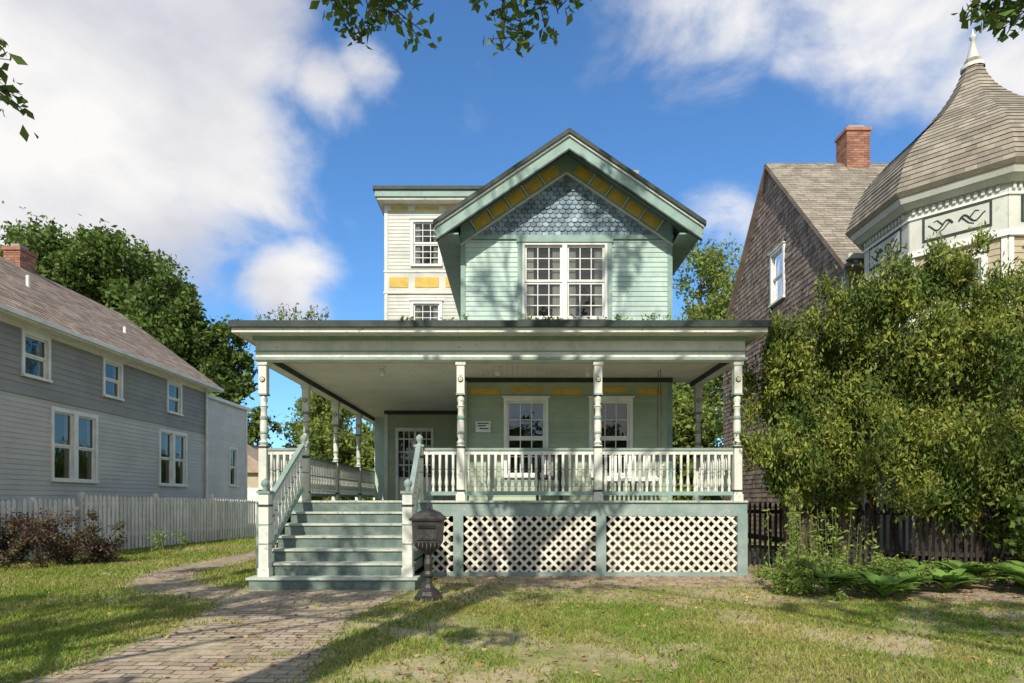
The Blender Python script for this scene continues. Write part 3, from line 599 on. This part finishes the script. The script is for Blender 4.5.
b.cube(-2.6,2.6,-2,3,0,3.0,YSID); b.prism([(-3,-2.3,3),(3,-2.3,3),(0,-2.3,5)],(0,5.6,0),TANSH); b.cube(-1,0,-2.04,-2.0,1,2.2,WHITE); b.cube(-.9,-.1,-2.06,-2.04,1.1,2.1,DARKIN); b.cube(1.2,2.1,-2.05,-2.0,0,2.1,WHITE)
b.obj('cottage_body',S)
# ================================================================ RIGHT HOUSE
R=empty('turret_house',(10,17,0)); RO=(10,17,0); b=B(); RX=8.5; yn,yf2,ym=15.5,24.3,19.9; ze,zp=7.6,12.4
FR_=Fr((RX,0,0),(0,1,0),(-1,0,0)); FRF=Fr((0,yn,0),(1,0,0),(0,-1,0))
b.cube(RX+.12,20,yn+.12,yf2,0,ze,DARKIN); b.prism([(RX+.12,yn+.1,ze-.05),(RX+.12,yf2,ze-.05),(RX+.12,ym,zp-.15)],(10,0,0),DARKIN)
sl=(zp-ze)/(ym-yn)
tiles(b,FR_,.2,zp-.1,lambda z:(yn,yf2) if z<ze else (yn+(z-ze)/sl+.03,yf2-(z-ze)/sl-.03),BRSH,.16,.16,False,.022,[(18.85,19.85,7.65,9.4)])
window(b,FR_,18.95,19.75,7.75,9.3,cols=1,rows=(1,1),cas=.1)
clap(b,FRF,.3,7.1,lambda z:(RX+.12,14),YSID,[],.12)
b.box(FRF,RX-.03,RX+.12,.3,7.1,-.05,.04,WHITE); b.box(FRF,RX,16,7.1,7.42,-.05,.05,CREAM)
b.cube(RX-.1,16,yn-.4,yn,7.42,7.55,CREAM)
for i in range(12): b.cube(RX+.1+i*.25,RX+.2+i*.25,yn-.3,yn-.06,7.28,7.42,WHITE)
done(b,'house_walls',R,RO)
b=B(); V=Vector((0,ym-(yn-.4),zp-(ze-.4*sl))); nn=Vector((0,-V.z,V.y)).normalized(); ln=V.length
o=Vector((RX-.18,yn-.4,ze-.4*sl+.05))
b.prism([o,o+Vector((11,0,0)),o+Vector((11,0,0))+V,o+V],tuple(-nn*.1),BRSH)
tiles(b,Fr(o+nn*.004,(1,0,0),nn,V),0,ln,lambda v:(0,11),GREYSH,.3,.15)
V2=Vector((0,-(yf2+.4-ym),zp-(ze-.4*sl))); o2=Vector((RX-.18,yf2+.4,ze-.4*sl+.05)); b.prism([o2,o2+Vector((11,0,0)),o2+Vector((11,0,0))+V2,o2+V2],(0,0,-.1),BRSH)
chimney(b,10.85,11.6,19.6,20.25,11.8,13.45)
done(b,'main_roof',R,RO)
b=B(); cx,cy=9.9,13.0
def octr(r,k): t=math.radians(22.5+45*k); R_=r/math.cos(math.radians(22.5)); return Vector((cx+R_*math.cos(t),cy+R_*math.sin(t),0))
def octring(r0,r1,z0,z1,m):
    pts=[octr(r0,k)+Z3*z0 for k in range(8)]+[octr(r1,k)+Z3*z1 for k in range(8)]
    b.mesh(pts,[(k,(k+1)%8,8+(k+1)%8,8+k) for k in range(8)]+[list(range(8))[::-1],list(range(8,16))],m)
octring(1.73,1.73,0,7.2,DARKIN)
rw=1.85
for k in range(8):
    a=octr(rw,k);c=octr(rw,k+1); mid=(a+c)/2; n=(mid-Vector((cx,cy,0))).normalized(); U=(c-a).normalized()
    if n.y>.5: continue
    f=Fr(a,U,n); w=(c-a).length
    hl=(w*.25,w*.75,4.3,5.95)
    clap(b,f,.3,6.24,lambda z:(0.09,w-.09),YSID,[hl],.12)
    window(b,f,*hl,cols=1,rows=(1,1),cas=.1)
    b.box(f,0,.088,.3,6.24,-.1,.04,WHITE); b.box(f,w-.088,w,.3,6.24,-.1,.04,WHITE)
    b.box(f,-.005,w+.005,6.36,7.25,-.14,.03,CREAM) ; b.box(f,-.03,w+.03,6.24,6.36,-.1,.08,WHITE)
    b.box(f,.22,w-.22,6.5,6.98,.031,.05,DKGREEN); b.box(f,.26,w-.26,6.54,6.94,.05,.056,CREAM)
    for sg in (-1,1):
        cu=w/2; pts=[f.p(cu+sg*(.05+.4*t),6.74+.09*math.sin(t*7.5)*(1-t*.3),.064) for t in np.linspace(0,1,12)]
        b.limb(pts,[.018-.008*t for t in np.linspace(0,1,12)],DKGREEN,5)
        b.limb([f.p(cu+sg*.2,6.74,.064),f.p(cu+sg*.3,6.86,.064),f.p(cu+sg*.36,6.84,.064)],[.013,.01,.006],DKGREEN,5)
        b.limb([f.p(cu+sg*.1,6.78,.064),f.p(cu+sg*.2,6.66,.064),f.p(cu+sg*.28,6.62,.064)],[.013,.01,.006],DKGREEN,5)
    for i in range(13): b.box(f,.05+i*(w-.1)/13,.05+(i+.5)*(w-.1)/13,7.10,7.2,.03,.075,CREAM)
    b.box(f,-.02,w+.02,7.0,7.04,.03,.06,WHITE)
octring(1.97,2.08,7.21,7.30,CREAM); octring(2.10,2.15,7.302,7.42,CREAM); octring(2.17,2.24,7.422,7.50,GREYSH)
done(b,'turret_walls',R,RO)
b=B(); prof=[(2.22,7.5),(2.13,7.75),(2.04,8.05),(1.90,8.35),(1.68,8.65),(1.40,8.95),(1.08,9.25),(.78,9.55),(.54,9.85),(.38,10.1),(.26,10.35),(.17,10.6),(.14,10.75)]
def rad(z):
    for (r0,z0),(r1,z1) in zip(prof[:-1],prof[1:]):
        if z<=z1: return r0+(r1-r0)*(z-z0)/(z1-z0)
    return .14
for (r0,z0),(r1,z1) in zip(prof[:-1],prof[1:]): octring(r0-.03,r1-.03,z0,z1,GREYSH)
z=7.5; row=0
while z<10.7:
    dz=.11
    for k in range(8):
        a=octr(rad(z)+.02,k)+Z3*z; c=octr(rad(z)+.02,k+1)+Z3*z; a2=octr(rad(z+dz*1.2),k)+Z3*(z+dz*1.2); c2=octr(rad(z+dz*1.2),k+1)+Z3*(z+dz*1.2)
        w=(c-a).length; nt_=max(1,int(w/.17)); off=.5/nt_*(row%2)
        for i in range(nt_+1):
            t0=max(0,(i)/nt_-off);t1=min(1,(i+1)/nt_-off)
            if t1-t0<.02: continue
            t0+=.01/nt_; 
            b.poly([a.lerp(c,t0),a.lerp(c,t1),a2.lerp(c2,t1),a2.lerp(c2,t0)],GREYSH)
    z+=dz; row+=1
b.lathe(cx,cy,[(.22,10.62),(.22,10.7),(.15,10.74),(.15,10.78),(.11,10.9),(.06,11.1),(.03,11.25),(.06,11.29),(.06,11.34),(.02,11.4),(.005,11.5)],CREAM,12)
done(b,'turret_roof',R,RO)
# ================================================================ FENCES
def picket(name,pts,h0,h1,sp,w,m,point=True,rails=(.3,.85)):
    b=B()
    for (p,q) in zip(pts[:-1],pts[1:]):
        p=Vector((*p,0));q=Vector((*q,0)); d=(q-p); L_=d.length; U=d.normalized(); Nn=U.cross(Z3); n=int(L_/sp)
        f=Fr(p,U,Nn); 
        for i in range(n):
            u=i*sp+sp*.5; h=h0+(h1-h0)*(i/n)+random.uniform(-.015,.015); lean=random.uniform(-.008,.008)
            pr=[f.p(u-w/2,.04,0),f.p(u+w/2,.04,0),f.p(u+w/2+lean,h-.06 if point else h,0)]+([f.p(u+lean,h,0)] if point else [])+[f.p(u-w/2+lean,h-.06 if point else h,0)]
            b.prism(pr,tuple(Nn*.02),m)
        for r in rails: b.box(f,0,L_,h0*r-.04,h0*r+.04,-.04,-.002,m)
        k=0
        while k<=L_:
            b.box(f,k-.05,k+.05,0,h0+.06,-.14,-.042,m); k+=2.4
    return b.obj(name)
picket('white_picket_fence',[(-10.75,15.2),(-9.35,22.2)],1.52,1.38,.13,.085,FENCEW)
picket('white_picket_fence',[(-11.25,11.5),(-10.8,15.1)],1.38,1.42,.13,.085,FENCEW)
picket('dark_picket_fence',[(4.6,12.9),(8.0,10.75),(13,10.4)],1.34,1.34,.10,.052,FENCED,True)
# ================================================================ TREES
arc=[(4.96,4.2,.62),(4.72,3.4,.62),(4.8,2.5,.65),(4.95,1.85,.5),(5.75,4.65,.62),(5.4,3.9,.6),(5.6,3.2,.85),(5.6,2.2,.75),(6.5,5.0,.7),(6.3,4.2,.7),(6.7,3.5,.9),(6.5,2.4,.9),(7.55,5.5,.5),(7.1,5.15,.5),(7.9,5.3,.45),(7.5,4.4,.9),(7.5,3.2,.9),(7.4,2.3,.8),(8.4,4.7,.75),(8.5,3.6,.9),(8.6,2.4,.9),(9.5,4.2,.9),(9.6,2.8,1),(7.0,1.7,.6),(8.0,1.6,.65),(6.0,1.65,.55),(9.2,1.5,.65),(5.2,1.6,.45),(5.1,3.0,.6),(6.1,2.8,.7)]
random.seed(31)
cl=[(x,11.5-(x-4.5)*.26+random.uniform(-.5,.3),z+random.uniform(-.08,.08),r) for x,z,r in arc]
T=tree('arborvitae_tree',(6.3,11.6,0),cl,8600,.098,ARBOR,.12,(6.5,11.5,4.2),sub=22,wr=.34,droop=1.0,subr=.29,vz=1.6,fill=.45,limbs=False)
b=B()
for i in range(9):
    x=random.uniform(5,9.0); b.limb([(x-6.3,random.uniform(-.4,.2),0),(x-6.3+random.uniform(-.3,.3),-.1,1.4),(x-6.3+random.uniform(-.4,.4),0,3.2)],[.06,.05,.03],BARK,6)
b.obj('stems',T)
def bigtree(name,base,h,cr,per,size,m,ncl=14,seed=1,zlow=.35,sub=9):
    random.seed(seed); bx,by=base; cl=[]
    for i in range(ncl):
        t=random.random(); z=h*(zlow+(1-zlow)*t*.88); rr=cr*math.sqrt(max(.1,1-((t-.4)/.75)**2)); a=random.uniform(0,6.28); d=rr*random.uniform(.25,.85)
        cl.append((bx+d*math.cos(a),by+d*math.sin(a),z,cr*random.uniform(.32,.5)))
    cl.append((bx,by,h-cr*.35,cr*.4))
    return tree(name,(bx,by,0),cl,per,size,m,cr*.07,(bx,by,h*.8),sub=sub)
bigtree('maple_tree',(-33,42),20,6,520,.34,LEAF2,18,3)
bigtree('maple_tree',(-27,40),19.0,5,520,.34,LEAF2,18,4)
bigtree('maple_tree',(-22.0,39),16,4,560,.34,LEAF2,16,5)
bigtree('maple_tree',(-18.6,41),11.5,3,600,.34,LEAF2,12,6)
bigtree('locust_tree',(-12.5,44),9.5,3.6,500,.32,LEAF3,14,8,.15)
bigtree('locust_tree',(-15.8,52),10.5,4,500,.32,LEAF3,16,12,.1)
bigtree('locust_tree',(-8.8,42),8.5,3,500,.32,LEAF3,14,9,.15)
bigtree('locust_tree',(11.2,36),16.5,4.4,330,.26,LEAF3,22,10,.2)
bigtree('maple_tree',(7.9,30),6.8,2.4,800,.26,LEAF3,12,13,.1)
bigtree('maple_tree',(9.5,32),8,2.6,800,.26,LEAF2,12,14,.1)
random.seed(8); cl=[]
for i in range(60):
    x=-75+i*2.6+random.uniform(-1,1); cl.append((x,68+random.uniform(-4,4),random.uniform(1.5,4.5),random.uniform(2.2,3.4)))
for i in range(54):  # unseen row behind the camera, added to darken the window reflections
    x=-55+i*2.1+random.uniform(-1,1); cl.append((x,-38+random.uniform(-4,4),random.uniform(1.5,8),random.uniform(2.2,3.4)))
leafmesh('distant_and_reflected_trees',clumppts(cl,140,9),.6,.6,LEAF2)
random.seed(21)
def shade(name,base,region,ncl,rr,top,per=420,size=.17):
    cl=[(random.uniform(*region[0]),random.uniform(*region[1]),random.uniform(*region[2]),random.uniform(*rr)) for i in range(ncl)]
    return tree(name,base,cl,per,size,LEAF1,.32,top,sub=5,wr=.6,subr=.42)
OA=shade('oak_tree',(-7.5,-3.0,0),((-9,-1),(-4,1.5),(5.5,10)),21,(.5,.9),(-6,-2.2,9.5))
OB=shade('oak_tree',(4.5,-6.0,0),((-2,8),(-7,-2),(7,13)),15,(.5,.9),(3.5,-5.5,11))
OC=shade('oak_tree',(-3.5,-2.0,0),((-5,4),(-2,3.5),(12.5,18)),20,(.45,.85),(-1.5,0,16))
sprig(OA,(-7.5,-3.0,0),(-2.6,1.5,9.0),[(-1.5,5.5,5.85),(-1.3,5.6,5.85),(-1.05,5.3,5.68),(-.85,5.5,5.85),(-1.2,5.4,5.8)],.105,LEAF1,15)
sprig(OA,(-7.5,-3.0,0),(-1.6,1.5,9.2),[(-.1,5.6,6.0),(.1,5.6,5.72),(.3,5.5,5.68),(.42,5.5,5.8)],.105,LEAF1,15)
sprig(OB,(4.5,-6.0,0),(5,0,9.0),[(4.5,5.5,5.62),(4.65,5.5,5.75),(4.8,5.7,5.8),(4.4,5.6,5.85)],.105,LEAF1,15)
yo=tree('young_oak_tree',(-4.9,3.0,0),[(-4.4,3.3,4.6,.45),(-4.9,3.0,4.9,.7)],1500,.10,LEAF1,.05,(-4.9,3.0,4.6),sub=9)
sprig(yo,(-4.9,3.0,0),(-4.8,3.1,4.5),[(-3.42,4.0,4.1),(-3.46,4.0,4.25),(-3.5,4.0,4.18)],.08,LEAF1,8,7)
# ================================================================ SHRUBS
random.seed(5)
cl=[(-10.0+random.uniform(-1.8,1.4),12.7+random.uniform(-.7,.7),random.uniform(.25,.85),random.uniform(.35,.55)) for _ in range(24)]
leafmesh('brown_shrub',clumppts(cl,3200,14),.07,.5,BROWNB)
cl=[(-9.0,15.4,.25,.3),(-8.7,15.8,.3,.25)]; leafmesh('small_shrub',clumppts(cl,3500,14),.06,.5,WEEDM)
def hosta(name,x,y,r,n=40):
    b=B()
    for i in range(n):
        a=random.uniform(0,6.28); l=r*random.uniform(.6,1.1); w=l*.2; el=random.uniform(.6,1.3)
        d=Vector((math.cos(a),math.sin(a),0)); s=Vector((-d.y,d.x,0)); pts=[]
        for k in range(6):
            t=k/5; c=d*(l*t*math.cos(el*(1-t*.6)))+Z3*(l*(math.sin(el)*t*1.35-t*t*.6*math.sin(el)-.08*t*t)+.03); ww=w*math.sin(math.pi*min(1,t*.9+.08))*(1 if k<5 else .1)
            pts.append((c-s*ww+Z3*ww*.25,c,c+s*ww+Z3*ww*.25))
        V=[p for q in pts for p in q]
        b.mesh(V,[(3*k,3*k+1,3*k+4,3*k+3) for k in range(5)]+[(3*k+1,3*k+2,3*k+5,3*k+4) for k in range(5)],HOSTA,True)
    o=b.obj(name); o.location=(x,y,.01); return o
for (x,y,r) in [(4.6,8.7,.46),(5.1,8.3,.48),(5.6,8.7,.46),(4.3,9.2,.42),(5.9,9.2,.45),(7.0,9.3,.55),(7.6,8.8,.55),(8.1,9.3,.58),(6.5,9.8,.5),(7.3,9.9,.45),(8.8,9.0,.58),(9.3,9.4,.5),(8.0,8.4,.45),(6.4,8.9,.45)]: hosta('hosta_plant',x,y,r*1.05)
cl=[(4.6+random.uniform(-.9,1.6),9.2+random.uniform(-.8,.6),random.uniform(.1,.36),random.uniform(.18,.32)) for _ in range(26)]
cl+=[(7.5+random.uniform(-1.2,2),9.9+random.uniform(-.4,.3),random.uniform(.1,.3),random.uniform(.18,.28)) for _ in range(14)]
leafmesh('ground_cover_weeds',clumppts(cl,4200,14),.06,.45,WEEDM)
b=B(); C=[]
for i in range(42):
    x=random.uniform(4.4,5.7); y=random.uniform(9.4,10.4); h=random.uniform(.5,1.35); q=(x+random.uniform(-.12,.12),y,h)
    b.limb([(x,y,0),q],[.006,.003],WEEDM,4)
    for k in range(34): t=random.random(); C.append((x+(q[0]-x)*t+random.uniform(-.07,.07),y+random.uniform(-.07,.07),h*t))
tw=empty('tall_weeds',(0,0,0)); b.obj('stalks',tw); leafmesh('leaves',np.array(C),.08,.4,WEEDM,tw)
cl=[(8.7+random.uniform(-.4,1.0),10+random.uniform(-.3,.3),random.uniform(.8,2.3),random.uniform(.3,.5)) for _ in range(14)]
leafmesh('lilac_shrub',clumppts(cl,1300,12),.12,.6,LEAF1)
# ================================================================ CAMERA, LIGHT, SKY
cam=bpy.data.cameras.new('camera'); co=bpy.data.objects.new('camera',cam); sc.collection.objects.link(co)
co.location=(0,0,1.38); co.rotation_euler=(math.radians(90),0,0); cam.sensor_width=36; cam.lens=605/1024*36; cam.shift_y=158.5/1024; cam.clip_end=1500; cam.clip_start=.05
sc.camera=co
az=math.radians(-13); el=math.radians(38)
ts=Vector((math.sin(az)*math.cos(el),-math.cos(az)*math.cos(el),math.sin(el)))
sl_=bpy.data.lights.new('sun','SUN'); sl_.energy=5.0; sl_.angle=math.radians(.5); sl_.color=(1,.93,.81); s_=bpy.data.objects.new('sun',sl_); sc.collection.objects.link(s_); s_.rotation_euler=ts.to_track_quat('Z','Y').to_euler(); s_.location=(0,-20,30)
w=bpy.data.worlds.new('World'); sc.world=w; w.use_nodes=True; nt=w.node_tree; N=nt.nodes; L=nt.links
bg=N['Background']; bg.inputs['Strength'].default_value=.15
sky=N.new('ShaderNodeTexSky'); sky.sky_type='NISHITA'; sky.sun_disc=False; sky.sun_elevation=el; sky.sun_rotation=math.atan2(ts.x,ts.y); sky.air_density=1.0; sky.dust_density=.8; sky.ozone_density=2.3
tc=N.new('ShaderNodeTexCoord')
nz=N.new('ShaderNodeTexNoise'); nz.inputs['Scale'].default_value=5.5; nz.inputs['Detail'].default_value=9; nz.inputs['Roughness'].default_value=.56; nz.inputs['Distortion'].default_value=.3
mpn=N.new('ShaderNodeMapping'); mpn.inputs['Scale'].default_value=(1,1,1.5); L.new(tc.outputs['Generated'],mpn.inputs['Vector']); L.new(mpn.outputs[0],nz.inputs['Vector'])
blobs=[((-.80,1,.62),.36,1.15),((-.68,1,.86),.27,1.15),((-.50,1,.56),.18,1),((-.38,1,.35),.12,.85),((-.31,1,.68),.08,.6),((-.24,1,.72),.07,.58),((.33,1,.84),.18,.7),((.60,1,.84),.2,.68),((.38,1,.48),.12,.50),((.85,1,.7),.16,.6),((-.95,1,.3),.28,.9),((.1,1,.02),.25,.55),((0,-1,.7),.85,1.1),((1,-.3,.6),.7,1.1),((-1,-.3,.6),.6,.9)]  # final entries: unseen clouds behind and beside the camera, added for ambient light
prev=None
for d,r,amp in blobs:
    dv=Vector(d).normalized(); vm=N.new('ShaderNodeVectorMath'); vm.operation='DISTANCE'; vm.inputs[1].default_value=dv; L.new(tc.outputs['Generated'],vm.inputs[0])
    mr=N.new('ShaderNodeMapRange'); mr.interpolation_type='SMOOTHSTEP'; mr.inputs['From Min'].default_value=0; mr.inputs['From Max'].default_value=r*1.35; mr.inputs['To Min'].default_value=amp; mr.inputs['To Max'].default_value=0
    L.new(vm.outputs['Value'],mr.inputs['Value'])
    if prev is None: prev=mr.outputs[0]
    else:
        mx=N.new('ShaderNodeMath'); mx.operation='MAXIMUM'; L.new(prev,mx.inputs[0]); L.new(mr.outputs[0],mx.inputs[1]); prev=mx.outputs[0]
m1=N.new('ShaderNodeMath'); m1.operation='MULTIPLY_ADD'; m1.inputs[1].default_value=1.4; L.new(nz.outputs['Fac'],m1.inputs[0]); L.new(prev,m1.inputs[2])
mr=N.new('ShaderNodeMapRange'); mr.interpolation_type='SMOOTHSTEP'; mr.inputs['From Min'].default_value=.93; mr.inputs['From Max'].default_value=1.5; L.new(m1.outputs[0],mr.inputs['Value'])
n2=N.new('ShaderNodeTexNoise'); n2.inputs['Scale'].default_value=3.5; n2.inputs['Detail'].default_value=8; L.new(mpn.outputs[0],n2.inputs['Vector'])
mr2=N.new('ShaderNodeMapRange'); mr2.inputs['From Min'].default_value=.36; mr2.inputs['From Max'].default_value=.60; L.new(n2.outputs['Fac'],mr2.inputs['Value'])
cc=N.new('ShaderNodeMix'); cc.data_type='RGBA'; cc.inputs['A'].default_value=(4.2,4.3,4.8,1); cc.inputs['B'].default_value=(6.5,6.4,6.3,1); L.new(mr2.outputs[0],cc.inputs['Factor'])
tint=N.new('ShaderNodeMix'); tint.data_type='RGBA'; tint.blend_type='MULTIPLY'; tint.inputs['Factor'].default_value=1; tint.inputs['B'].default_value=(.66,1.05,1.36,1); L.new(sky.outputs[0],tint.inputs['A'])
fm=N.new('ShaderNodeMix'); fm.data_type='RGBA'; L.new(mr.outputs[0],fm.inputs['Factor']); L.new(tint.outputs['Result'],fm.inputs['A']); L.new(cc.outputs['Result'],fm.inputs['B'])
L.new(fm.outputs['Result'],bg.inputs['Color'])
sc.view_settings.view_transform='Standard'; sc.view_settings.look='None'; sc.view_settings.exposure=0
